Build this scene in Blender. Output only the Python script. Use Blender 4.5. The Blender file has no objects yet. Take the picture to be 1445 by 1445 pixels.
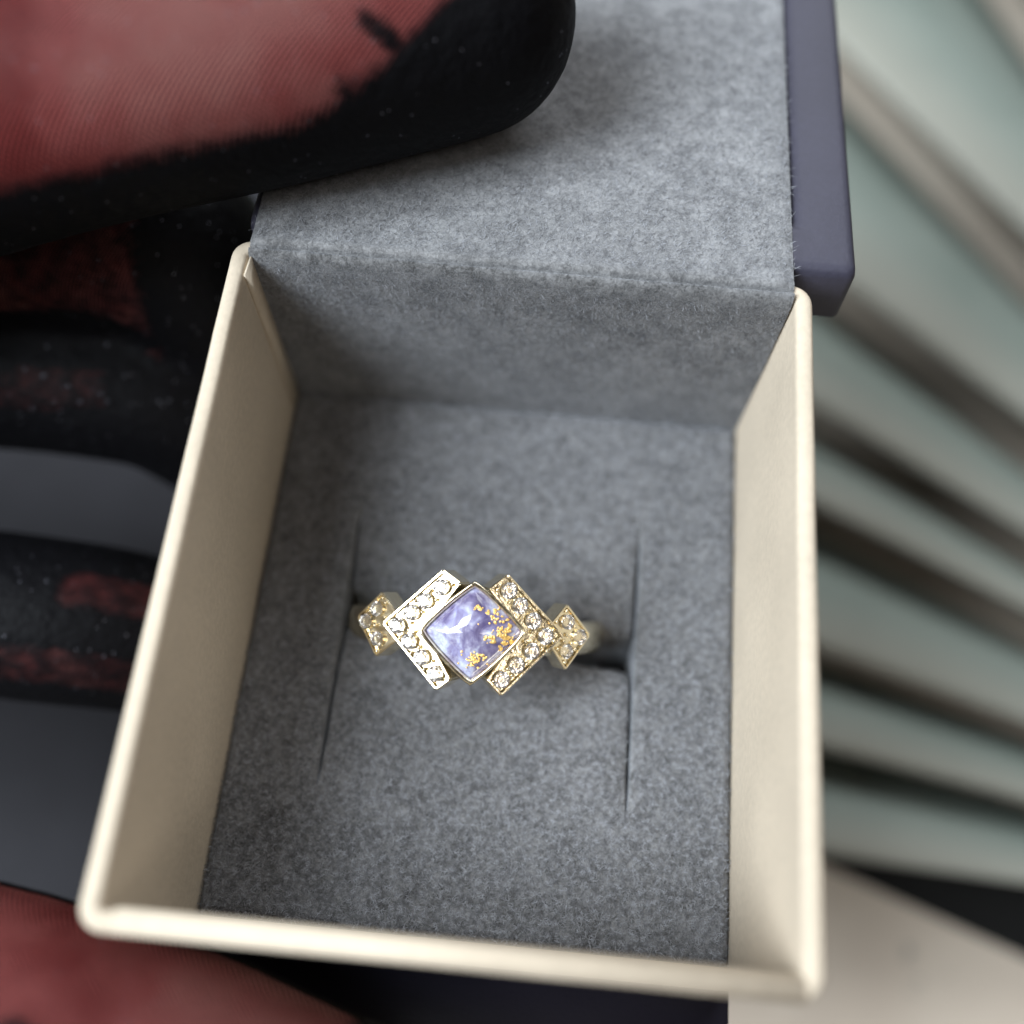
import bpy, bmesh, math, random
from mathutils import Vector, Matrix, Euler, noise
random.seed(7)
K = 0.000923                       # drawing unit (about a millimetre) in metres
sc = bpy.context.scene
COL = sc.collection
R_ = math.radians

# ------------------------------------------------------------------ camera
CAMP = Vector((3.482415, -27.758837, 79.037441))
CAMR = Euler((0.39242863, -0.01176841, 0.09216733), 'XYZ')
FPX = 1498.13
cam_d = bpy.data.cameras.new('camera'); cam = bpy.data.objects.new('camera', cam_d); COL.objects.link(cam)
cam.location = CAMP * K; cam.rotation_euler = CAMR
cam_d.sensor_width = 36; cam_d.lens = FPX / 1445 * 36
cam_d.clip_start = 0.002; cam_d.clip_end = 20
cam_d.dof.use_dof = True; cam_d.dof.focus_distance = 95.5 * K; cam_d.dof.aperture_fstop = 8.5
cam_d.dof.aperture_blades = 0
sc.camera = cam
CM = CAMR.to_matrix()

# ------------------------------------------------------------------ light
w = bpy.data.worlds.new("World"); sc.world = w; w.use_nodes = True
nt = w.node_tree; nt.nodes.clear()
def N(nt, t, **kw):
    n = nt.nodes.new(t)
    for k, v in kw.items(): setattr(n, k, v)
    return n
def L(nt, a, b): nt.links.new(a, b)
def ramp(nt, fac, stops, interp='LINEAR'):
    r = N(nt, 'ShaderNodeValToRGB'); r.color_ramp.interpolation = interp
    e = r.color_ramp.elements
    while len(e) < len(stops): e.new(0.5)
    for el, (p, c) in zip(e, stops):
        el.position = p; el.color = (c[0], c[1], c[2], 1) if not isinstance(c, (int, float)) else (c, c, c, 1)
    L(nt, fac, r.inputs['Fac']); return r
bg = N(nt, 'ShaderNodeBackground'); out = N(nt, 'ShaderNodeOutputWorld')
tc = N(nt, 'ShaderNodeTexCoord'); sp = N(nt, 'ShaderNodeSeparateXYZ'); L(nt, tc.outputs['Generated'], sp.inputs[0])
mr = N(nt, 'ShaderNodeMapRange'); mr.inputs[1].default_value = -1; mr.inputs[2].default_value = 1; L(nt, sp.outputs[0], mr.inputs[0])
rp = ramp(nt, mr.outputs[0], [(0, (0.5, 0.54, 0.62)), (0.45, (0.38, 0.34, 0.30)), (1, (0.42, 0.27, 0.17))])
L(nt, rp.outputs[0], bg.inputs['Color']); bg.inputs['Strength'].default_value = 0.15
L(nt, bg.outputs[0], out.inputs['Surface'])

def area(name, to_light, dist, size, power, color):
    d = bpy.data.lights.new(name, 'AREA'); d.shape = 'RECTANGLE'; d.size, d.size_y = size
    d.energy = power; d.color = color
    o = bpy.data.objects.new(name, d); COL.objects.link(o)
    v = Vector(to_light).normalized()
    o.location = v * dist; o.rotation_euler = v.to_track_quat('Z', 'Y').to_euler()
    return o
area('window_light', (-0.62, -0.26, 0.74), 0.60, (0.30, 0.30), 7.0, (0.87, 0.945, 1.0))
area('stone_glare_light', (-0.42, 0.03, 0.90), 0.62, (0.17, 0.17), 1.5, (0.87, 0.945, 1.0))  # added lamp for the pale glare on the centre stone
area('back_fill_light', (0.15, 0.80, 0.60), 0.50, (0.4, 0.25), 1.7, (0.93, 0.97, 1.0))  # added fill from behind to brighten the lid, no known source there
area('warm_fill_light', (0.36, -0.42, 0.83), 0.8, (0.2, 0.2), 0.8, (1.0, 0.93, 0.84))  # added warm fill, reflected in the right half of the ring

sc.view_settings.view_transform = 'Standard'; sc.view_settings.look = 'None'
sc.view_settings.exposure = 0; sc.view_settings.gamma = 1
sc.render.engine = 'CYCLES'
sc.cycles.max_bounces = 10; sc.cycles.transparent_max_bounces = 12; sc.cycles.sample_clamp_indirect = 6

# ------------------------------------------------------------------ helpers
def at(px, py, z):
    d = CM @ Vector(((px - 722.5) / FPX, -(py - 722.5) / FPX, -1))
    return CAMP + d * ((z - CAMP.z) / d.z)
def thing(name, label, cat, loc=(0, 0, 0), rot=None, group=None):
    o = bpy.data.objects.new(name, None); COL.objects.link(o)
    o.empty_display_size = 0.005
    o.location = Vector(loc) * K
    if rot is not None: o.rotation_euler = rot
    o['label'] = label; o['category'] = cat
    if group: o['group'] = group
    return o
def link(name, me, mat, parent=None, smooth=True, loc=None, rot=None):
    o = bpy.data.objects.new(name, me); COL.objects.link(o)
    if mat and not me.materials: me.materials.append(mat)
    if parent is not None: o.parent = parent
    if loc is not None: o.location = Vector(loc) * K
    if rot is not None: o.rotation_euler = rot
    return o
def mesh(name, verts, faces, smooth=True, off=(0, 0, 0)):
    me = bpy.data.meshes.new(name); ox, oy, oz = off
    me.from_pydata([((v[0] - ox) * K, (v[1] - oy) * K, (v[2] - oz) * K) for v in verts], [], faces)
    me.polygons.foreach_set('use_smooth', [smooth] * len(me.polygons)); me.update()
    return me
def bm_mesh(name, bm, smooth=True, angle=None):
    bmesh.ops.recalc_face_normals(bm, faces=bm.faces)
    me = bpy.data.meshes.new(name); 
    for v in bm.verts: v.co *= K
    bm.to_mesh(me); bm.free()
    me.polygons.foreach_set('use_smooth', [smooth] * len(me.polygons))
    if angle: me.set_sharp_from_angle(angle=R_(angle))
    return me
def loft(loops, closed=True, cap0=False, cap1=False):
    n = len(loops[0]); V = [p for l in loops for p in l]; F = []
    for i in range(len(loops) - 1):
        for j in range(n if closed else n - 1):
            k = (j + 1) % n
            F.append((i * n + j, i * n + k, (i + 1) * n + k, (i + 1) * n + j))
    if cap0: F.append(tuple(reversed(range(n))))
    if cap1: F.append(tuple(range((len(loops) - 1) * n, len(loops) * n)))
    return V, F
def rrect(hx, hy, r, seg=7):
    P = []
    for cx, cy, a0 in ((hx - r, hy - r, 0), (-hx + r, hy - r, 90), (-hx + r, -hy + r, 180), (hx - r, -hy + r, 270)):
        for i in range(seg + 1):
            a = R_(a0 + 90 * i / seg); P.append((cx + r * math.cos(a), cy + r * math.sin(a)))
    return P

# ------------------------------------------------------------------ materials
def mat(name):
    m = bpy.data.materials.new(name); m.use_nodes = True; nt = m.node_tree
    return m, nt, nt.nodes['Principled BSDF']
def noise_tex(nt, scale, detail=4, rough=.55, vec=None, dist=0):
    n = N(nt, 'ShaderNodeTexNoise'); n.inputs['Scale'].default_value = scale; n.inputs['Detail'].default_value = detail
    n.inputs['Roughness'].default_value = rough; n.inputs['Distortion'].default_value = dist
    if vec is None:
        tc = N(nt, 'ShaderNodeTexCoord'); vec = tc.outputs['Object']
    L(nt, vec, n.inputs['Vector']); return n
def bump(nt, h, b, strength, dist):
    n = N(nt, 'ShaderNodeBump'); n.inputs['Strength'].default_value = strength; n.inputs['Distance'].default_value = dist
    L(nt, h, n.inputs['Height']); L(nt, n.outputs[0], b.inputs['Normal']); return n
def mixc(nt, fac, a, b, mode='MIX'):
    n = N(nt, 'ShaderNodeMix', data_type='RGBA', blend_type=mode)
    if isinstance(fac, (int, float)): n.inputs[0].default_value = fac
    else: L(nt, fac, n.inputs[0])
    for i, v in ((6, a), (7, b)):
        if isinstance(v, tuple): n.inputs[i].default_value = (*v, 1)
        else: L(nt, v, n.inputs[i])
    return n.outputs[2]
def mth(nt, op, a, b=None, c=None, clamp=False):
    n = N(nt, 'ShaderNodeMath', operation=op); n.use_clamp = clamp
    for i, v in enumerate((a, b, c)):
        if v is None: continue
        if isinstance(v, (int, float)): n.inputs[i].default_value = v
        else: L(nt, v, n.inputs[i])
    return n.outputs[0]

def felt_mat(name, c0, c1):
    m, nt, b = mat(name)
    tc = N(nt, 'ShaderNodeTexCoord')
    n1 = noise_tex(nt, 620, 4, .6, tc.outputs['Object'], .3)
    n2 = noise_tex(nt, 220, 3, .6, tc.outputs['Object'])
    n3 = noise_tex(nt, 3200, 4, .75, tc.outputs['Object'], 1.0)
    f = mth(nt, 'ADD', mth(nt, 'MULTIPLY', n1.outputs[0], .32), mth(nt, 'MULTIPLY', n3.outputs[0], .54))
    f = mth(nt, 'ADD', f, mth(nt, 'MULTIPLY', n2.outputs[0], .14))
    r = ramp(nt, f, [(.40, c0), (.60, c1)])
    L(nt, r.outputs[0], b.inputs['Base Color'])
    b.inputs['Roughness'].default_value = 1; b.inputs['Specular IOR Level'].default_value = .1
    b.inputs['Sheen Weight'].default_value = .35; b.inputs['Sheen Roughness'].default_value = .5
    b.inputs['Sheen Tint'].default_value = (.8, .87, 1, 1)
    bump(nt, f, b, .8, .00035)
    return m
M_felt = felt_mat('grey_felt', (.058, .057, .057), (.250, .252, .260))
M_felt_lit = felt_mat('grey_felt_lid_lit', (.105, .105, .108), (.30, .302, .31))  # lighter copy of the felt: stronger light on the lid put into its colour
M_fib, nt, b = mat('felt_fibre'); L(nt, ramp(nt, noise_tex(nt, 1800, 2).outputs[0], [(.4, (.12, .12, .13)), (.6, (.30, .31, .34))]).outputs[0], b.inputs['Base Color']); b.inputs['Roughness'].default_value = .9

def paper_mat(name, col, rough, fine=2500, bs=.25, var=.06):
    m, nt, b = mat(name)
    tc = N(nt, 'ShaderNodeTexCoord')
    n = noise_tex(nt, fine, 4, .6, tc.outputs['Object']); n2 = noise_tex(nt, 90, 3, .5, tc.outputs['Object'])
    f = mth(nt, 'ADD', mth(nt, 'MULTIPLY', n.outputs[0], .5), mth(nt, 'MULTIPLY', n2.outputs[0], .5))
    lo = tuple(c * (1 - var) for c in col); hi = tuple(min(1, c * (1 + var)) for c in col)
    L(nt, ramp(nt, f, [(.35, lo), (.65, hi)]).outputs[0], b.inputs['Base Color'])
    b.inputs['Roughness'].default_value = rough
    bump(nt, n.outputs[0], b, bs, .0001)
    return m
M_cream = paper_mat('cream_paper', (.545, .465, .365), .85, 1600, .5, .10)
M_navy = paper_mat('navy_paper', (.034, .033, .054), .6, 1800, .5, .12)
M_flap = paper_mat('shaded_navy_paper', (.016, .015, .028), .5)  # darker copy of the navy: shade on the front flap put into its colour
M_wedge = paper_mat('black_wedge', (.002, .002, .002), .95)

def metal_mat(name, col, rough):
    m, nt, b = mat(name)
    n = noise_tex(nt, 1500, 3, .6); n2 = noise_tex(nt, 5000, 2, .5)
    b.inputs['Metallic'].default_value = 1; b.inputs['Base Color'].default_value = (*col, 1)
    r = ramp(nt, n.outputs[0], [(.3, rough * .6), (.7, rough * 1.6)])
    L(nt, r.outputs[0], b.inputs['Roughness'])
    bump(nt, n.outputs[0], b, .22, .00012)
    return m
M_gold = metal_mat('pale_yellow_gold', (.94, .83, .60), .17)
M_leaf, nt, b = mat('gold_leaf'); b.inputs['Base Color'].default_value = (.95, .62, .20, 1); b.inputs['Metallic'].default_value = .75
b.inputs['Roughness'].default_value = .38; bump(nt, noise_tex(nt, 6000, 2).outputs[0], b, .7, .0002)
b.inputs['Coat Weight'].default_value = .5
M_dia, nt, b = mat('diamond'); b.inputs['Base Color'].default_value = (1, .985, .965, 1); b.inputs['Roughness'].default_value = 0
b.inputs['IOR'].default_value = 1.6; b.inputs['Transmission Weight'].default_value = .97
M_pav, nt, b = mat('diamond_pavilion'); b.inputs['Base Color'].default_value = (1, .975, .96, 1); b.inputs['Roughness'].default_value = .04; b.inputs['Metallic'].default_value = .9

M_stone, nt, b = mat('opal_resin')
tc = N(nt, 'ShaderNodeTexCoord')
n1 = noise_tex(nt, 330, 5, .6, tc.outputs['Object'], 1.2); n2 = noise_tex(nt, 900, 4, .6, tc.outputs['Object'], .8)
c = ramp(nt, n1.outputs[0], [(.30, (.08, .06, .14)), (.40, (.17, .15, .27)), (.50, (.33, .32, .44)), (.62, (.54, .60, .72)), (.72, (.28, .25, .30))]).outputs[0]
d = ramp(nt, n2.outputs[0], [(.40, (.55, .5, .7)), (.62, (1, 1, 1))]).outputs[0]
c = mixc(nt, 1.0, c, d, 'MULTIPLY')
L(nt, c, b.inputs['Base Color']); b.inputs['Roughness'].default_value = .5
b.inputs['Coat Weight'].default_value = 1; b.inputs['Coat Roughness'].default_value = .03; b.inputs['Coat IOR'].default_value = 1.6

# skin and glove
M_skin, nt, b = mat('skin')
n = noise_tex(nt, 75, 3); L(nt, ramp(nt, n.outputs[0], [(.35, (.42, .07, .065)), (.5, (.64, .16, .15)), (.68, (.80, .31, .28))]).outputs[0], b.inputs['Base Color'])
b.inputs['Roughness'].default_value = .55
b.inputs['Specular IOR Level'].default_value = .2
M_glove, nt, b = mat('black_net_glove')
tc = N(nt, 'ShaderNodeTexCoord'); sx = N(nt, 'ShaderNodeSeparateXYZ'); L(nt, tc.outputs['Object'], sx.inputs[0])
k = 2 * math.pi / (0.36 * K)
u = mth(nt, 'SINE', mth(nt, 'MULTIPLY', mth(nt, 'ADD', sx.outputs[0], sx.outputs[1]), k))
v = mth(nt, 'SINE', mth(nt, 'MULTIPLY', mth(nt, 'SUBTRACT', sx.outputs[0], mth(nt, 'MULTIPLY', sx.outputs[1], .8)), k))
net = mth(nt, 'GREATER_THAN', mth(nt, 'MAXIMUM', u, v), .48)
at_ = N(nt, 'ShaderNodeAttribute', attribute_name='lace')
nz = noise_tex(nt, 700, 4, .6, tc.outputs['Object'])
lc = mth(nt, 'ADD', at_.outputs['Fac'], mth(nt, 'MULTIPLY', mth(nt, 'SUBTRACT', nz.outputs[0], .5), .7))
lr = N(nt, 'ShaderNodeMapRange', interpolation_type='SMOOTHSTEP'); L(nt, lc, lr.inputs[0]); lr.inputs[1].default_value = .05; lr.inputs[2].default_value = .85; lace = lr.outputs[0]
op = mth(nt, 'MAXIMUM', net, lace)
b.inputs['Roughness'].default_value = .6; b.inputs['Specular IOR Level'].default_value = .08
vo = N(nt, 'ShaderNodeTexVoronoi'); vo.inputs['Scale'].default_value = 2600; L(nt, tc.outputs['Object'], vo.inputs['Vector'])
wn = N(nt, 'ShaderNodeTexWhiteNoise'); L(nt, vo.outputs['Color'], wn.inputs['Vector'])
gl = mth(nt, 'MULTIPLY', mth(nt, 'GREATER_THAN', wn.outputs['Value'], .95), mth(nt, 'LESS_THAN', vo.outputs['Distance'], .2))
L(nt, mixc(nt, gl, (.003, .003, .004), (.25, .25, .3)), b.inputs['Base Color']); L(nt, gl, b.inputs['Metallic'])
bump(nt, nz.outputs[0], b, .6, .0006)
tr = N(nt, 'ShaderNodeBsdfTransparent'); mx = N(nt, 'ShaderNodeMixShader')
L(nt, op, mx.inputs[0]); L(nt, tr.outputs[0], mx.inputs[1]); L(nt, b.outputs[0], mx.inputs[2])
L(nt, mx.outputs[0], nt.nodes['Material Output'].inputs['Surface'])

# background
M_table, nt, b = mat('marble')
n1 = noise_tex(nt, 22, 6, .6, None, 1.2); n2 = noise_tex(nt, 60, 5, .65, None, 2.5)
c = ramp(nt, n1.outputs[0], [(.3, (.50, .42, .35)), (.7, (.62, .545, .46))]).outputs[0]
c = mixc(nt, ramp(nt, n2.outputs[0], [(.28, 1), (.36, 0)]).outputs[0], c, (.22, .22, .20))
L(nt, c, b.inputs['Base Color']); b.inputs['Roughness'].default_value = .3
M_cloth = paper_mat('charcoal_cloth', (.019, .019, .024), .9, 1500, .6, .2)
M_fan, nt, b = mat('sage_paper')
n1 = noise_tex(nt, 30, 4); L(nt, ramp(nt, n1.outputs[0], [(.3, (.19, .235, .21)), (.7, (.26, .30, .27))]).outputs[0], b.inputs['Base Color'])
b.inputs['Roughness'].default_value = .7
ra = N(nt, 'ShaderNodeAttribute', attribute_name='rim'); L(nt, mixc(nt, mth(nt, 'MULTIPLY', ra.outputs['Fac'], .7), nt.nodes['Color Ramp'].outputs[0], (.34, .325, .28)), b.inputs['Base Color'])  # paler raised edges: light catching the pleats painted into the colour

# ------------------------------------------------------------------ setting
TZ = -120
V = []; F = []
nx = 40
for i in range(nx + 1):
    for j in range(nx + 1): V.append((-400 + 800 * i / nx, -400 + 800 * j / nx, TZ))
for i in range(nx):
    for j in range(nx): a = i * (nx + 1) + j; F.append((a, a + nx + 1, a + nx + 2, a + 1))
o = link('table_top', mesh('table_top', V, F), M_table); o['kind'] = 'structure'
# charcoal cloth on the left, with soft folds
V = []; F = []; n = 90
for i in range(n + 1):
    for j in range(n + 1):
        x = -300 + 285 * i / n; y = -260 + 560 * j / n
        z = TZ + 2.2 + 2.5 * noise.noise(Vector((x * .018, y * .03, 3))) + 1.2 * noise.noise(Vector((x * .05, y * .07, 9)))
        if i in (0, n) or j in (0, n): z = TZ + .1
        V.append((x, y, z))
for i in range(n):
    for j in range(n): a = i * (n + 1) + j; F.append((a, a + n + 1, a + n + 2, a + 1))
o = link('cloth', mesh('cloth', V, F), M_cloth)
o['label'] = 'dark charcoal cloth spread under the gloved hand'; o['category'] = 'cloth'

# pleated fan: blades that overlap like louvres and meet far to the right
piv = at(2390, 1400, TZ + 6)
edges = [(1200, 50, 1445, 330), (1210, 390, 1445, 590), (1160, 560, 1445, 750), (1165, 700, 1445, 860),
         (1165, 900, 1445, 1020), (1165, 1040, 1445, 1125), (1165, 1178, 1445, 1252)]
ang = []
for x0, y0, x1, y1 in edges:
    p = at((x0 + x1) / 2, (y0 + y1) / 2, TZ + 22) - piv
    ang.append(math.atan2(p.y, p.x))
step = ang[0] - ang[1]
ang = [ang[0] - .22 * 3, ang[0] - .22 * 2, ang[0] - .22] + ang if ang[0] < ang[-1] else [ang[0] + .0, ang[0]] + ang
ang = sorted(set(a if a > 0 else a + 2 * math.pi for a in ang))
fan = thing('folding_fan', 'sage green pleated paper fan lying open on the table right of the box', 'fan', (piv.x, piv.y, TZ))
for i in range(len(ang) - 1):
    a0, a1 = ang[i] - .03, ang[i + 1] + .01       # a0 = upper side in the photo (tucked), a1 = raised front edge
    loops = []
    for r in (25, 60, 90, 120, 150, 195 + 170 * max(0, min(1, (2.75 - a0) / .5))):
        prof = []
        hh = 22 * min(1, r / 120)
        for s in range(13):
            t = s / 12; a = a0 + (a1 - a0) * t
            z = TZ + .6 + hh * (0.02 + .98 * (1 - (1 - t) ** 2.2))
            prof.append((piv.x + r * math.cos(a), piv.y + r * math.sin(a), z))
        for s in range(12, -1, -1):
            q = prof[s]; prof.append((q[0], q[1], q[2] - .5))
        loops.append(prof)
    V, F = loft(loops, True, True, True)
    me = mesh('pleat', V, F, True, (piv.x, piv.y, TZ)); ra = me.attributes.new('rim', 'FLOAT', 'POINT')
    edge_light = [max(0, min(1, (s / 12 - .62) / .3)) for s in range(13)]; edge_light = edge_light + edge_light[::-1]
    ra.data.foreach_set('value', edge_light * len(loops)); link('pleat', me, M_fan, fan)
# flat black wedge laid in the gap below the fan
P = [at(1120, 1150, TZ + .8), at(1600, 1265, TZ + .8), at(1700, 1480, TZ + .8), at(1445, 1350, TZ + .8), at(1165, 1222, TZ + .8), at(1040, 1175, TZ + .8)]
bm = bmesh.new(); vs = [bm.verts.new(p) for p in P]; f = bm.faces.new(vs)
r = bmesh.ops.extrude_face_region(bm, geom=[f]); bmesh.ops.translate(bm, vec=(0, 0, -.7), verts=[g for g in r['geom'] if isinstance(g, bmesh.types.BMVert)])
o = link('wedge', bm_mesh('wedge', bm, False), M_wedge); o['label'] = 'matt black wedge on the marble under the edge of the fan'; o['category'] = 'wedge'

# ------------------------------------------------------------------ the jewellery box
HX, HY, T, PZ = 26.0, 29.15, 1.75, -24.15
BZ = -47
box = thing('jewellery_box', 'open cream and navy jewellery box lined with grey felt', 'box', (0, 0, BZ))
bo = (0, 0, BZ)
prof = [(.0, -46.5), (.0, -30), (.0, -.8), (.04, -.42), (.16, -.16), (.38, -.03), (.8, 0), (1.2, -.03), (1.42, -.16), (1.54, -.42), (1.58, -.8), (T - .03, -26), (T - .03, -27)]
loops = []
for off, z in prof:
    wob = .05
    pts = rrect(HX - off, HY - off, max(.35, 1.9 - off * 1.1), 7)
    loops.append([(x + wob * noise.noise(Vector((x * .3, y * .3, 1))), y + wob * noise.noise(Vector((x * .3, y * .3, 5))), z + (.06 * noise.noise(Vector((x * .25, y * .25, 2))) if z > -2 else 0)) for x, y in pts])
# subdivide long sides so the rim can be slightly uneven
def resample(loop, k=14):
    outl = []
    n = len(loop)
    for i in range(n):
        a = Vector(loop[i]); b_ = Vector(loop[(i + 1) % n]); m_ = k if (b_ - a).length > 5 else 1
        for q in range(m_): outl.append(a.lerp(b_, q / m_))
    return outl
loops = [resample(l) for l in loops]
for l in loops:
    for q in l:
        if q.z > -2.5:
            q.z += .10 * noise.noise(Vector((q.x * .12, q.y * .12, 7)))
        if q.y > 26.9 and abs(q.x) < 23.9 and q.z > -1: q.z -= .75
        q.x += .07 * noise.noise(Vector((q.y * .1, 0, 11))); q.y += .07 * noise.noise(Vector((q.x * .1, 4, 11)))
V, F = loft(loops, True, False, False)
link('neck', mesh('neck', V, F, True, bo), M_cream, box)
# pasted-down paper flap in the front left corner and a turned corner on the right
def strip(name, pts_a, pts_b, m, thick=.18, parent=box, off=bo):
    loops = [pts_a, pts_b]
    Vv, Ff = loft(loops, False); me = mesh(name, Vv, Ff, True, off); o = link(name, me, m, parent)
    s = o.modifiers.new('s', 'SOLIDIFY'); s.thickness = thick * K; s.offset = 0
    return o
pa = []; pb = []
for (y, z) in ((-29.1, -1.6), (-29.02, -.3), (-28.7, .05), (-28.0, .05), (-27.6, -.1), (-27.4, -.8), (-27.3, -10), (-27.3, -24)):
    pa.append((-23.3, y, z)); pb.append((-20.8, y, z))
strip('corner_fold', [(-24.3, 25.3, -.2), (-24.22, 25.2, -12), (-24.2, 25.0, -24)], [(-24.1, 27.4, -.2), (-24.1, 27.4, -12), (-24.1, 27.4, -24)], M_cream, .2)
strip('paper_fold', pa, [(24.6, *q[1:]) for q in pb], M_cream, .16)
# navy base and front flap
bm = bmesh.new(); bmesh.ops.create_cube(bm, size=1)
for v in bm.verts: v.co = Vector((v.co.x * 51.2, v.co.y * 57.5, -40.6 + v.co.z * 12 - BZ))
bmesh.ops.bevel(bm, geom=bm.edges[:], offset=.5, segments=2, affect='EDGES')
link('base', bm_mesh('base', bm), M_navy, box)
bm = bmesh.new(); bmesh.ops.create_cube(bm, size=1)
for v in bm.verts: v.co = Vector((v.co.x * 51.4, -38 + v.co.y * 21, -32.2 + v.co.z * 1.6 - BZ))
bmesh.ops.bevel(bm, geom=bm.edges[:], offset=.4, segments=2, affect='EDGES')
link('front_flap', bm_mesh('front_flap', bm), M_flap, box)

# felt pad with a slot for the ring and two side slits
SY = 2.2; SL, SR = -15.1, 14.3
def coords(lo, hi, st, specials, fine=.05):
    c = [lo + (hi - lo) * i / round((hi - lo) / st) for i in range(round((hi - lo) / st) + 1)]
    for s in specials: c = [q for q in c if abs(q - s) > .24] + [s - .2, s - .12, s - .06, s, s + .06, s + .12, s + .2]
    return sorted(c)
PX, PY = 24.15, 27.2
xs = coords(-PX, PX, .22, (SL, SR)); ys = coords(-PY, PY, .22, ())
def pad_z(x, y):
    z = PZ
    z += .14 * noise.noise(Vector((x * .09, y * .09, 0))) + .035 * noise.noise(Vector((x * .5, y * .5, 4)))
    ex = PX - abs(x); ey = PY - abs(y)
    for e in (ex, ey):
        if e < 1.0: z -= .9 * (1 - e / 1.0) ** 2.4
    u = y - SY + .085 * (x + 1)
    if SL < x < SR:
        near = min(x - SL, SR - x); k = min(1, near / .12)
        z -= k * (1.25 * math.exp(-(u / 5.5) ** 2))
        g = abs(u) / (1.35 if u < 0 else 1.35)
        z -= k * 7.5 * math.exp(-g ** 2.6)
        # flaps stand up slightly towards the slit ends
        z -= k * .25 * math.exp(-(near / 1.5)) * (1 if abs(y - SY) < 13 else 0)
    for s in (SL, SR):
        fy = max(0, 1 - ((y + .5) / 14.5) ** 4) if abs(y + .5) < 14.5 else 0
        z -= 2.2 * fy * math.exp(-((x - s) / .13) ** 2) + .16 * fy * math.exp(-((x - s) / .6) ** 2)
    return z
V = [(x, y, pad_z(x, y)) for x in xs for y in ys]; ny = len(ys); F = []
for i in range(len(xs) - 1):
    for j in range(ny - 1): a = i * ny + j; F.append((a, a + ny, a + ny + 1, a + 1))
link('felt_pad', mesh('felt_pad', V, F, True, bo), M_felt, box)
# felt on the back wall, over the hinge
LT = R_(-5)
def prof_sheet(name, pr, x0, x1, nxs, m, wob=.05):
    loops = []
    for i in range(nxs + 1):
        x = x0 + (x1 - x0) * i / nxs
        e = min(x - x0, x1 - x)
        def wf(y, z): return wob * max(.03, min(1, (abs(y - 28.1) + max(0, -z - .3)) / 3))
        loops.append([(x, y + wf(y, z) * noise.noise(Vector((x * .15, y * .3, z * .2))), z + wf(y, z) * noise.noise(Vector((x * .15, y * .1, 5))) - (.35 * (1 - e / .6) ** 2 if e < .6 and y > 28.3 else 0)) for y, z in pr])
    V, F = loft(loops, False)
    o = link(name, mesh(name, V, F, True, bo), m, box); return o
pr = [(27.22, -25.6 + q * 24.6 / 10) for q in range(11)] + [(27.25, -.6), (27.35, -.1), (27.5, .25), (27.75, .42), (27.9, .40), (28.0, .2), (28.12, .05)]
def lz(y): return .55 + (y - 29.5) * math.tan(LT)
pr = pr[:-2] + [(28.0, .2), (28.07, -.45), (28.17, -.45), (28.25, .28), (28.4, .5), (28.65, .68), (29.0, .66)] + [(y, lz(y)) for y in [29.5 + 1.5 * q for q in range(40)]]
lin = prof_sheet('felt_lining', pr, -24.3, 24.25, 60, M_felt, .08)
lin.data.materials.append(M_felt_lit)
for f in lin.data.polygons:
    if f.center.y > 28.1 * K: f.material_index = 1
# lid: navy tray lying open
def rot_lid(p): 
    y, z = p[1] - 30.8, p[2]; return (p[0], 30.8 + y * math.cos(LT) - z * math.sin(LT), y * math.sin(LT) + z * math.cos(LT))
pr = [(0, -6.3), (0, -1.0), (.15, -.4), (.5, -.08), (1.0, 0), (4.6, -.05), (5.4, -.3), (6.0, -.9), (6.2, -4)]
loops = [[rot_lid((x, y + 61.5, z + .05 * noise.noise(Vector((x * .2, y * .2, 0))))) for x, y in [(q.x, q.y) for q in resample([Vector((a + 2.5, b_, 0)) for a, b_ in rrect(27.6 - o_, 30.7 - o_, max(.3, .8 - o_ * .1), 4)], 20)]] for o_, z in pr]
V, F = loft(loops, True, True, False)
link('lid', mesh('lid', V, F, True, bo), M_navy, box)

# loose felt fibres
V = []; F = []
def fibre(x, y, z, nrm, ln):
    d = Vector((random.gauss(0, 1), random.gauss(0, 1), random.gauss(0, 1))); d = (d - nrm * d.dot(nrm)).normalized()
    s = d.cross(nrm) * random.uniform(.012, .022)
    p = Vector((x, y, z)) + nrm * .01; a = p + d * ln * .5 + nrm * ln * random.uniform(.12, .4) + s * random.uniform(-8, 8); q = a + d * ln * .5 - nrm * ln * random.uniform(-.1, .25)
    i = len(V); V.extend([p - s, p + s, a + s, a - s, q]); F.extend([(i, i + 1, i + 2, i + 3), (i + 3, i + 2, i + 4)])
for _ in range(90000):
    x, y = random.uniform(-24, 24), random.uniform(-27, 27)
    z = pad_z(x, y)
    if z < PZ - 2.2 or min(abs(x - SL), abs(x - SR)) < .45 and abs(y) < 14.5: continue
    fibre(x, y, z, Vector((0, 0, 1)), random.uniform(.25, .8))
for _ in range(14000): fibre(random.uniform(-24, 24), 27.2, random.uniform(-24, -1.2), Vector((0, -1, 0)), random.uniform(.3, .8))
for _ in range(14000):
    y = random.uniform(29.0, 62); fibre(random.uniform(-24.2, 24.2), y, lz(y), Vector((0, 0, 1)), random.uniform(.3, .8))
o = link('felt_nap', mesh('felt_nap', V, F, False, bo), M_fib, box); o['kind'] = 'stuff'

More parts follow.
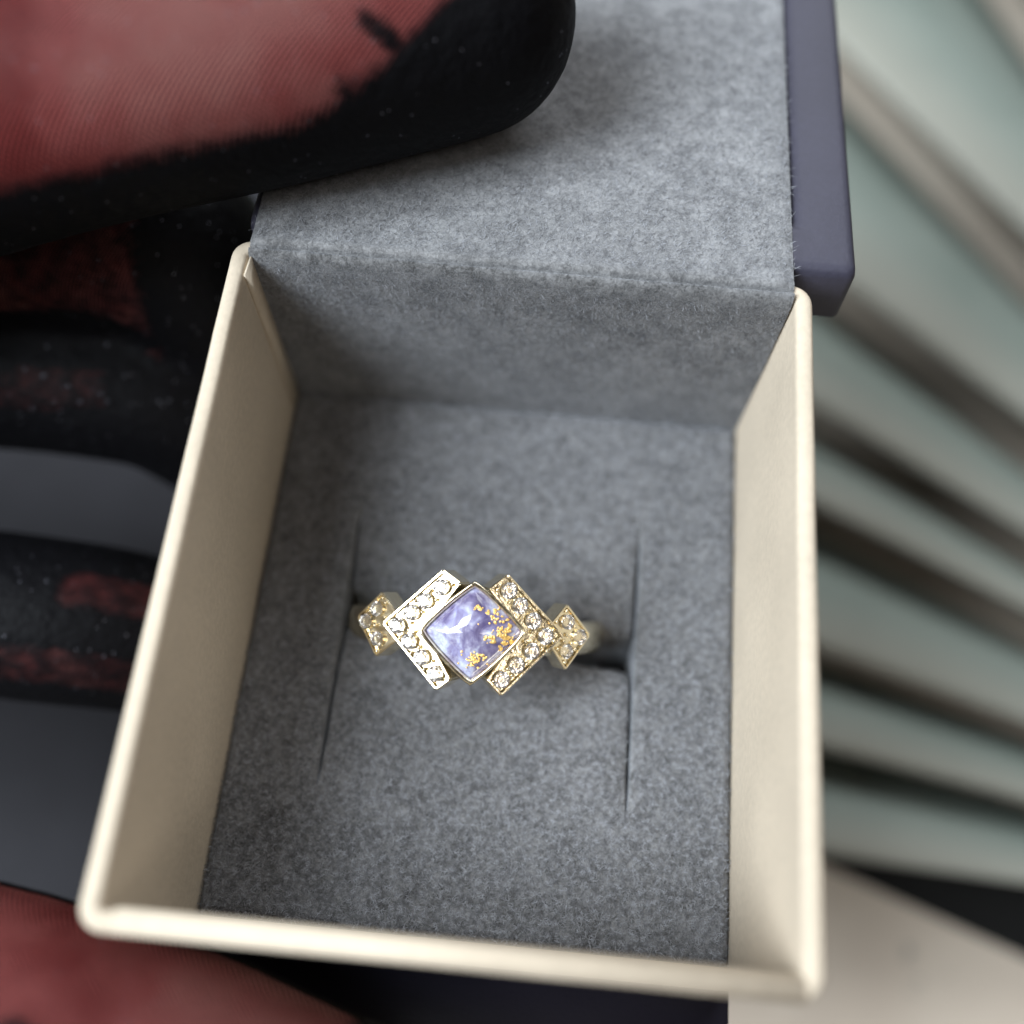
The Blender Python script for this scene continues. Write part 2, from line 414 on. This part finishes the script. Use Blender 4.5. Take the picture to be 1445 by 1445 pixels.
# ------------------------------------------------------------------ the ring
RC = Vector((-1.75, 2.75, -26.2)); RR = 13.0
RROT = Euler((R_(20), 0, R_(1.2)), 'XYZ'); RM = RROT.to_matrix()
ring = thing('ring', 'gold ring with kite shaped violet stone and diamond chevrons in the slotted felt', 'ring', RC, RROT)
RO = RM.transposed() @ (CAMP - RC)
def rp_(px, py, a, b=0.0):
    d = RM.transposed() @ (CM @ Vector(((px - 722.5) / FPX, -(py - 722.5) / FPX, -1)))
    t0 = (a - RO.z) / d.z; s = 1 if (RO.x + d.x * t0) > 0 else -1
    t = (a + b * s * RO.x - RO.z) / (d.z - b * s * d.x)
    return RO + d * t
def zp(x, y): return (470 + x / 3.524, 780 + y / 3.524)      # coordinates read off the enlarged ring
# band
loops = []
sec = [(-1.5, -.15), (-1.45, .35), (-1.1, .68), (-.5, .82), (.5, .82), (1.1, .68), (1.45, .35), (1.5, -.15), (1.3, -.62), (.6, -.8), (-.6, -.8), (-1.3, -.62)]
nb = 120
for i in range(nb + 1):
    a = 2 * math.pi * i / nb
    wd = 1.0 + .12 * max(0, math.sin(a))
    loops.append([((RR - .82 + dz) * math.cos(a), dy * wd, (RR - .82 + dz) * math.sin(a)) for dy, dz in sec])
V, F = loft(loops, True)
link('band', mesh('band', V, F), M_gold, ring)

def plate(name, pts, depth, rim, recess, taper=.0, par=ring):
    n = (pts[1] - pts[0]).cross(pts[2] - pts[1]).normalized()
    if n.z < 0: n = -n
    bm = bmesh.new(); top = [bm.verts.new(p) for p in pts]; f = bm.faces.new(top)
    if f.normal.dot(n) < 0 or True:
        f.normal_update()
        if f.normal.dot(n) < 0: f.normal_flip()
    c = sum(pts, Vector()) / len(pts)
    bot = [bm.verts.new(p - n * depth + (c - p) * taper) for p in pts]
    m_ = len(pts)
    for i in range(m_): bm.faces.new((top[i], top[(i + 1) % m_], bot[(i + 1) % m_], bot[i]))
    bm.faces.new(bot)
    bmesh.ops.bevel(bm, geom=[v for v in []] + [e for e in bm.edges if (e.verts[0] in top) != (e.verts[1] in top)], offset=.16, segments=3, affect='EDGES', clamp_overlap=True)
    tf = max(bm.faces, key=lambda q: q.calc_area() if q.normal.dot(n) > .99 and (q.calc_center_median() - c).dot(n) > -.3 else 0)
    bmesh.ops.inset_region(bm, faces=[tf], thickness=rim * .3, depth=rim * .25, use_even_offset=True)
    bmesh.ops.inset_region(bm, faces=[tf], thickness=rim * .45, depth=0, use_even_offset=True)
    bmesh.ops.inset_region(bm, faces=[tf], thickness=rim * .3, depth=-recess, use_even_offset=True)
    bmesh.ops.triangulate(bm, faces=[q for q in bm.faces if len(q.verts) > 4])
    o = link(name, bm_mesh(name, bm, True, 28), M_gold, par)
    return o, n

# brilliant cut stone mesh
def brilliant():
    bm = bmesh.new()
    def circ(r, z, n, off=0): return [bm.verts.new((r * math.cos(2 * math.pi * (i + off) / n), r * math.sin(2 * math.pi * (i + off) / n), z)) for i in range(n)]
    t = circ(.37, .30, 8, .5); mid = circ(.56, .20, 8, 0); g1 = circ(.70, .06, 16); g2 = circ(.70, .02, 16); pv = circ(.36, -.30, 8, 0); cu = bm.verts.new((0, 0, -.60))
    bm.faces.new(t)
    for i in range(8):
        j = (i + 1) % 8
        bm.faces.new((t[i], t[j], mid[j])); bm.faces.new((t[i - 1], t[i], mid[i]))if False else None
        bm.faces.new((t[i - 1], t[i], mid[i]))if False else None
    bm.faces.ensure_lookup_table()
    for f in list(bm.faces)[1:]: bm.faces.remove(f)
    for i in range(8):      # t[i] sits between mid[i] and mid[i+1]
        j = (i + 1) % 8
        bm.faces.new((t[i - 1], t[i], mid[i]))
        a = 2 * i; 
        bm.faces.new((mid[i], t[i], mid[j], g1[(a + 1) % 16]))
        bm.faces.new((mid[i], g1[(a + 1) % 16], g1[a])); bm.faces.new((mid[i], g1[a], g1[(a - 1) % 16]))
    for i in range(16): bm.faces.new((g1[i], g1[(i + 1) % 16], g2[(i + 1) % 16], g2[i]))
    for i in range(8):
        a = 2 * i; j = (i + 1) % 8
        bm.faces.new((g2[a], g2[(a + 1) % 16], pv[i])); bm.faces.new((g2[(a + 1) % 16], g2[(a + 2) % 16], pv[j]))
        bm.faces.new((g2[(a + 1) % 16], pv[j], cu, pv[i]))
    for f in bm.faces:
        if f.calc_center_median().z < .01: f.material_index = 1
    me = bm_mesh('diamond', bm, False); me.materials.append(M_dia); me.materials.append(M_pav); return me
DIA = brilliant()
bm = bmesh.new(); bmesh.ops.create_icosphere(bm, subdivisions=2, radius=.21)
BEAD = bm_mesh('bead', bm); BEAD.materials.append(M_gold)
def set_stone(px, py, a, b, n, sc_=1.0, h=.04):
    p = rp_(px, py, a, b) + n * h
    q = n.to_track_quat('Z', 'Y') @ Euler((random.uniform(-.06, .06), random.uniform(-.06, .06), random.uniform(0, 1))).to_quaternion()
    o = link('diamond', DIA, None, ring, loc=p, rot=q.to_euler()); o.scale = (sc_,) * 3
def set_bead(px, py, a, b, n, s=1.0):
    o = link('bead', BEAD, None, ring, loc=rp_(px, py, a, b) - n * .12); o.scale = (s, s, s * 1.15)

CA, CB = 14.2, -.28
for side, outl, stones, beads in (
    ('l', [(545, 80), (640, 152), (455, 385), (590, 632), (510, 688), (238, 348)],
     [(540, 172), (458, 240), (392, 297), (322, 362), (378, 442), (440, 522), (508, 602)],
     [(590, 160), (510, 235), (480, 190), (440, 295), (405, 240), (350, 300), (385, 350), (290, 320), (275, 370), (400, 395), (330, 425), (425, 470), (385, 500), (490, 540), (450, 580), (545, 640), (490, 650), (520, 115)]),
    ('r', [(870, 103), (770, 180), (935, 395), (758, 632), (836, 718), (1152, 412)],
     [(876, 188), (931, 263), (996, 338), (1056, 415), (987, 490), (912, 560), (838, 632)],
     [(905, 235), (880, 250), (960, 290), (938, 325), (1030, 370), (990, 395), (820, 185), (1010, 440), (1095, 385), (1100, 440), (955, 445), (1040, 470), (870, 578), (945, 530), (965, 555), (890, 610), (800, 640), (870, 680), (920, 200), (985, 275)])):
    P = [rp_(*zp(*q), CA, CB) for q in outl]
    if side == 'r': P = P[::-1]
    pl, n = plate('chevron', P, 2.9, .34, .48)
    for q in stones: set_stone(*zp(*q), CA, CB, n, 1.10)
    for q in beads: set_bead(*zp(*q), CA, CB, n, random.uniform(.8, 1.15))
DA, DB = 15.2, -.50
for outl, stones, beads in (
    ([(245, 190), (385, 385), (212, 520), (116, 318)], [(218, 278), (163, 340), (220, 428)], [(258, 250), (180, 290), (255, 320), (205, 360), (135, 330), (270, 380), (180, 395), (215, 490), (245, 225)]),
    ([(1163, 252), (1040, 400), (1155, 588), (1282, 410)], [(1166, 345), (1228, 418), (1160, 490)], [(1115, 345), (1165, 290), (1205, 370), (1165, 410), (1190, 450), (1260, 410), (1205, 480), (1120, 480), (1155, 545), (1150, 440)])):
    P = [rp_(*zp(*q), DA, DB) for q in outl]
    pl, n = plate('shoulder_kite', P, 2.3, .26, .36)
    for q in stones: set_stone(*zp(*q), DA, DB, n, 1.0)
    for q in beads: set_bead(*zp(*q), DA, DB, n, random.uniform(.75, 1.05))

# bezel and cabochon
BA = 14.55
cor = [rp_(*zp(*q), BA) for q in ((706, 136), (414, 385), (680, 668), (970, 396))]
cc = sum(cor, Vector()) / 4
def outline(scale, z, bow=.20, rnd=.05, nseg=14):
    P = []
    for i in range(4):
        a, b_ = cor[i], cor[(i + 1) % 4]; m_ = (a + b_) / 2; nn = (m_ - cc).normalized()
        for s in range(nseg):
            t = s / nseg; p = a.lerp(b_, t) + nn * bow * 4 * t * (1 - t)
            e = min(t, 1 - t); 
            if e < .12: p = p.lerp(cc, rnd * (1 - e / .12) ** 1.6 * .35)
            P.append(p)
    return [Vector((cc.x + (p.x - cc.x) * scale, cc.y + (p.y - cc.y) * scale, z)) for p in P]
lo = [outline(.93, 10.6), outline(.965, 12.6), outline(.99, 14.2), outline(1.0, 14.38), outline(.992, 14.52), outline(.965, 14.6), outline(.925, 14.6), outline(.895, 14.5), outline(.875, 14.3), outline(.865, 13.7), outline(.86, 13.2)]
V, F = loft(lo, True, True, False)
link('bezel', mesh('bezel', V, F), M_gold, ring)
def dome(r):   # r: 0 centre .. 1 rim
    return 14.05 + 1.35 * (1 - r ** 1.9)
rs = [1, .97, .93, .88, .82, .75, .67, .58, .48, .38, .28, .18, .09, .02]
lo = [outline(.875, 13.4)] + [[p.lerp(Vector((cc.x, cc.y, p.z)), 0) for p in outline(.875 * r, dome(r), .20 + .5 * (1 - r), .05)] for r in rs]
V, F = loft(lo, True, False, True)
cab = link('cabochon', mesh('cabochon', V, F), M_stone, ring)
# gold leaf flakes on the right half of the stone
fl = []
def flk(cx, cy, sx, sy, n_, s0, s1):
    for _ in range(n_): fl.append((random.gauss(cx, sx), random.gauss(cy, sy), random.uniform(s0, s1)))
flk(848, 410, 22, 34, 44, .06, .20); flk(815, 315, 26, 24, 24, .06, .17); flk(710, 525, 30, 20, 46, .05, .14); flk(770, 425, 10, 12, 4, .16, .26)
flk(718, 272, 10, 7, 4, .10, .18); flk(770, 370, 60, 60, 10, .04, .09)
def cab_pt(px, py):
    z = 15.0
    for _ in range(6):
        p = rp_(*zp(px, py), z)
        v_ = Vector((p.x - cc.x, p.y - cc.y)); 
        # kite norm
        best = 0
        for i in range(4):
            a, b_ = cor[i], cor[(i + 1) % 4]; e = Vector((b_.y - a.y, -(b_.x - a.x))); e.normalize()
            if e.dot(Vector((a.x - cc.x, a.y - cc.y))) < 0: e = -e
            best = max(best, v_.dot(e) / (e.dot(Vector((a.x - cc.x, a.y - cc.y))) + .3))
        r = best / .875; z = dome(min(1, r))
    return p, r, z
for px, py, s in fl:
    p, r, z = cab_pt(px, py)
    if r > .93: continue
    m_ = random.randint(6, 9); ph = random.random() * 6; vs = []; 
    for k_ in range(m_):
        a = ph + 2 * math.pi * k_ / m_; rr = s * 1.25 * random.uniform(.5, 1.25)
        vs.append((rr * math.cos(a), rr * math.sin(a), random.uniform(-.01, .03)))
    vs2 = [(x * .8, y * .8, -.06) for x, y, _ in vs]
    V = vs + vs2 + [(0, 0, .035)]; F = [(k_, (k_ + 1) % m_, 2 * m_) for k_ in range(m_)] + [(k_, k_ + m_, (k_ + 1) % m_ + m_, (k_ + 1) % m_) for k_ in range(m_)]
    g_ = Vector((p.x - cc.x, p.y - cc.y, 0)) * (.14 * r) + Vector((0, 0, 1))
    link('gold_flake', mesh('gold_flake', V, F, False), M_leaf, cab, loc=Vector((p.x, p.y, z + .03)), rot=g_.to_track_quat('Z', 'Y').to_euler())

# ------------------------------------------------------------------ the gloved hand
chains = {
 'thumb': [((-104, 20, -14), 13), ((-75, 25, 2), 12), ((-45, 34, 9), 11.5), ((-24, 41, 10), 11), ((-7.2, 47.6, 9.4), 10)],
 'index': [((-104, 20, -26), 13), ((-72, 36, -18), 10), ((-46, 40, -17), 10.6), ((-37.5, 39, -21), 10.2), ((-33, 31, -44), 7.6), ((-18, 30, -56), 7)],
 'middle': [((-104, 8, -30), 13), ((-75, 27, -30), 9.2), ((-46, 29, -30), 9), ((-36.5, 28, -38), 8.6), ((-24, 27, -56), 7.6)],
 'third': [((-106, -8, -34), 13), ((-76, .8, -34), 9), ((-48, 1.2, -34), 8.9), ((-36, 2, -42), 8.6), ((-20, 2.5, -56), 7.6)],
 'little': [((-106, -24, -30), 13), ((-72, -38, -16), 12), ((-44, -37.5, -13.5), 11.8), ((-24, -40, -14.5), 11), ((-8, -43.5, -15), 9.8), ((6, -44.5, -19), 8.6)],
 'palm': [((-106, -24, -30), 13), ((-104, 20, -20), 14), ((-118, 0, -32), 20), ((-170, 0, -40), 26)],
}
bm = bmesh.new()
for ch in chains.values():
    # smooth centreline and radii
    P = [Vector(c_[0]) for c_ in ch]; Q = [c_[1] for c_ in ch]; pts = []
    for i in range(len(P) - 1):
        p0 = P[max(0, i - 1)]; p1 = P[i]; p2 = P[i + 1]; p3 = P[min(len(P) - 1, i + 2)]
        for s in range(8):
            t = s / 8
            c_ = .5 * ((2 * p1) + (p2 - p0) * t + (2 * p0 - 5 * p1 + 4 * p2 - p3) * t * t + (3 * p1 - p0 - 3 * p2 + p3) * t ** 3)
            pts.append((c_, Q[i] + (Q[i + 1] - Q[i]) * t))
    pts.append((P[-1], Q[-1]))
    for c_, r in pts: bmesh.ops.create_icosphere(bm, subdivisions=3, radius=r, matrix=Matrix.Translation(c_))
me0 = bm_mesh('hand_raw', bm); tmp = bpy.data.objects.new('tmp', me0); COL.objects.link(tmp)
md = tmp.modifiers.new('r', 'REMESH'); md.mode = 'VOXEL'; md.voxel_size = 1.0 * K
md = tmp.modifiers.new('s', 'SMOOTH'); md.iterations = 6; md.factor = .5
bpy.context.view_layer.update(); dg = bpy.context.evaluated_depsgraph_get()
hm = bpy.data.meshes.new_from_object(tmp.evaluated_get(dg)); bpy.data.objects.remove(tmp)
hm.name = 'hand'; hm.materials.clear(); hm.polygons.foreach_set('use_smooth', [True] * len(hm.polygons))
HO = Vector((-104, 0, -30))
for v in hm.vertices: v.co -= HO * K
hand = thing('hand', 'hand in a black net and lace glove gripping the box from the left', 'hand', HO)
gm = hm.copy(); gm.name = 'glove'
link('hand_skin', hm, M_skin, hand)
segs = []
for nm, ch in chains.items():
    for i in range(len(ch) - 1): segs.append((nm, i, Vector(ch[i][0]), Vector(ch[i + 1][0]), ch[i][1], ch[i + 1][1]))
at_ = gm.attributes.new('lace', 'FLOAT', 'POINT'); vals = []
def sstep(a, b, x): 
    t = max(0, min(1, (x - a) / (b - a))); return t * t * (3 - 2 * t)
def px2(z, *q): return [tuple(at(a, b_, z))[:2] for a, b_ in q]
strokes = [(px2(18, (640, 20), (610, 70), (550, 120), (490, 165), (470, 210)), 1.0), (px2(19, (600, 70), (540, 75), (470, 55)), .6), (px2(19, (640, 10), (560, 20), (510, 5)), .6), ([(-52, -33), (-45, -36), (-41, -42)], .8), ([(-30, -36), (-24, -39), (-17, -45)], .8)]
def segd(p, a, b_):
    ab = (b_[0] - a[0], b_[1] - a[1]); t = max(0, min(1, ((p[0] - a[0]) * ab[0] + (p[1] - a[1]) * ab[1]) / (ab[0] ** 2 + ab[1] ** 2)))
    return math.hypot(p[0] - a[0] - t * ab[0], p[1] - a[1] - t * ab[1])
VC = {}
for nm, ch in chains.items():
    c_ = Vector(ch[2][0]); d_ = CAMP - c_; l_ = math.hypot(d_.y, d_.z); VC[nm] = (d_.z / l_, -d_.y / l_)
for v in gm.vertices:
    p = v.co / K + HO; best = None
    for nm, i, a, b_, ra, rb in segs:
        ab = b_ - a; t = max(0, min(1, (p - a).dot(ab) / ab.length_squared)); q = a + ab * t; r = ra + (rb - ra) * t
        d = (p - q).length - r
        if best is None or d < best[0]: best = (d, nm, p - q, r)
    _, nm, o_, r = best; oy = o_.y / r; oz = o_.z / r; L_ = 0; s_ = oy * VC[nm][0] + oz * VC[nm][1]; f_ = -oy * VC[nm][1] + oz * VC[nm][0]
    if f_ < -.1: L_ = 1
    elif nm == 'thumb': th = -.56 + .85 * sstep(-22, -2, p.x) ** 1.6; L_ = max(sstep(th + .16, th - .16, s_), sstep(-6.0, -3.0, p.x))
    elif nm == 'index': L_ = max(sstep(-42, -37.0, p.x), sstep(-.5, -.8, s_), .5)  # dense lace floor also paints the thumb's shadow onto the index
    elif nm == 'middle': L_ = 1 if not (-.35 < s_ < .15 and p.x < -44 and f_ > .6) else .6
    elif nm == 'third': L_ = max(.48, 1 - sstep(.08, .25, s_) * sstep(.65, .5, s_) * sstep(-48, -41, p.x) - .45 * sstep(-.82, -.65, s_) * sstep(-.2, -.35, s_))
    elif nm == 'little': L_ = max(sstep(-8.5, -5.5, p.x), sstep(.78, .9, s_) * sstep(-36, -44, p.x))
    for pl_, w_ in strokes:
        dd = min(segd((p.x, p.y), pl_[k_], pl_[k_ + 1]) for k_ in range(len(pl_) - 1))
        if oz > 0: L_ = max(L_, sstep(w_ * 2.0, 0, dd) * .8)
    vals.append(L_)
at_.data.foreach_set('value', vals)
nrm = [v.normal.copy() for v in gm.vertices]
for v, n_ in zip(gm.vertices, nrm):
    v.co += n_ * (.35 * K)
link('glove', gm, M_glove, hand)
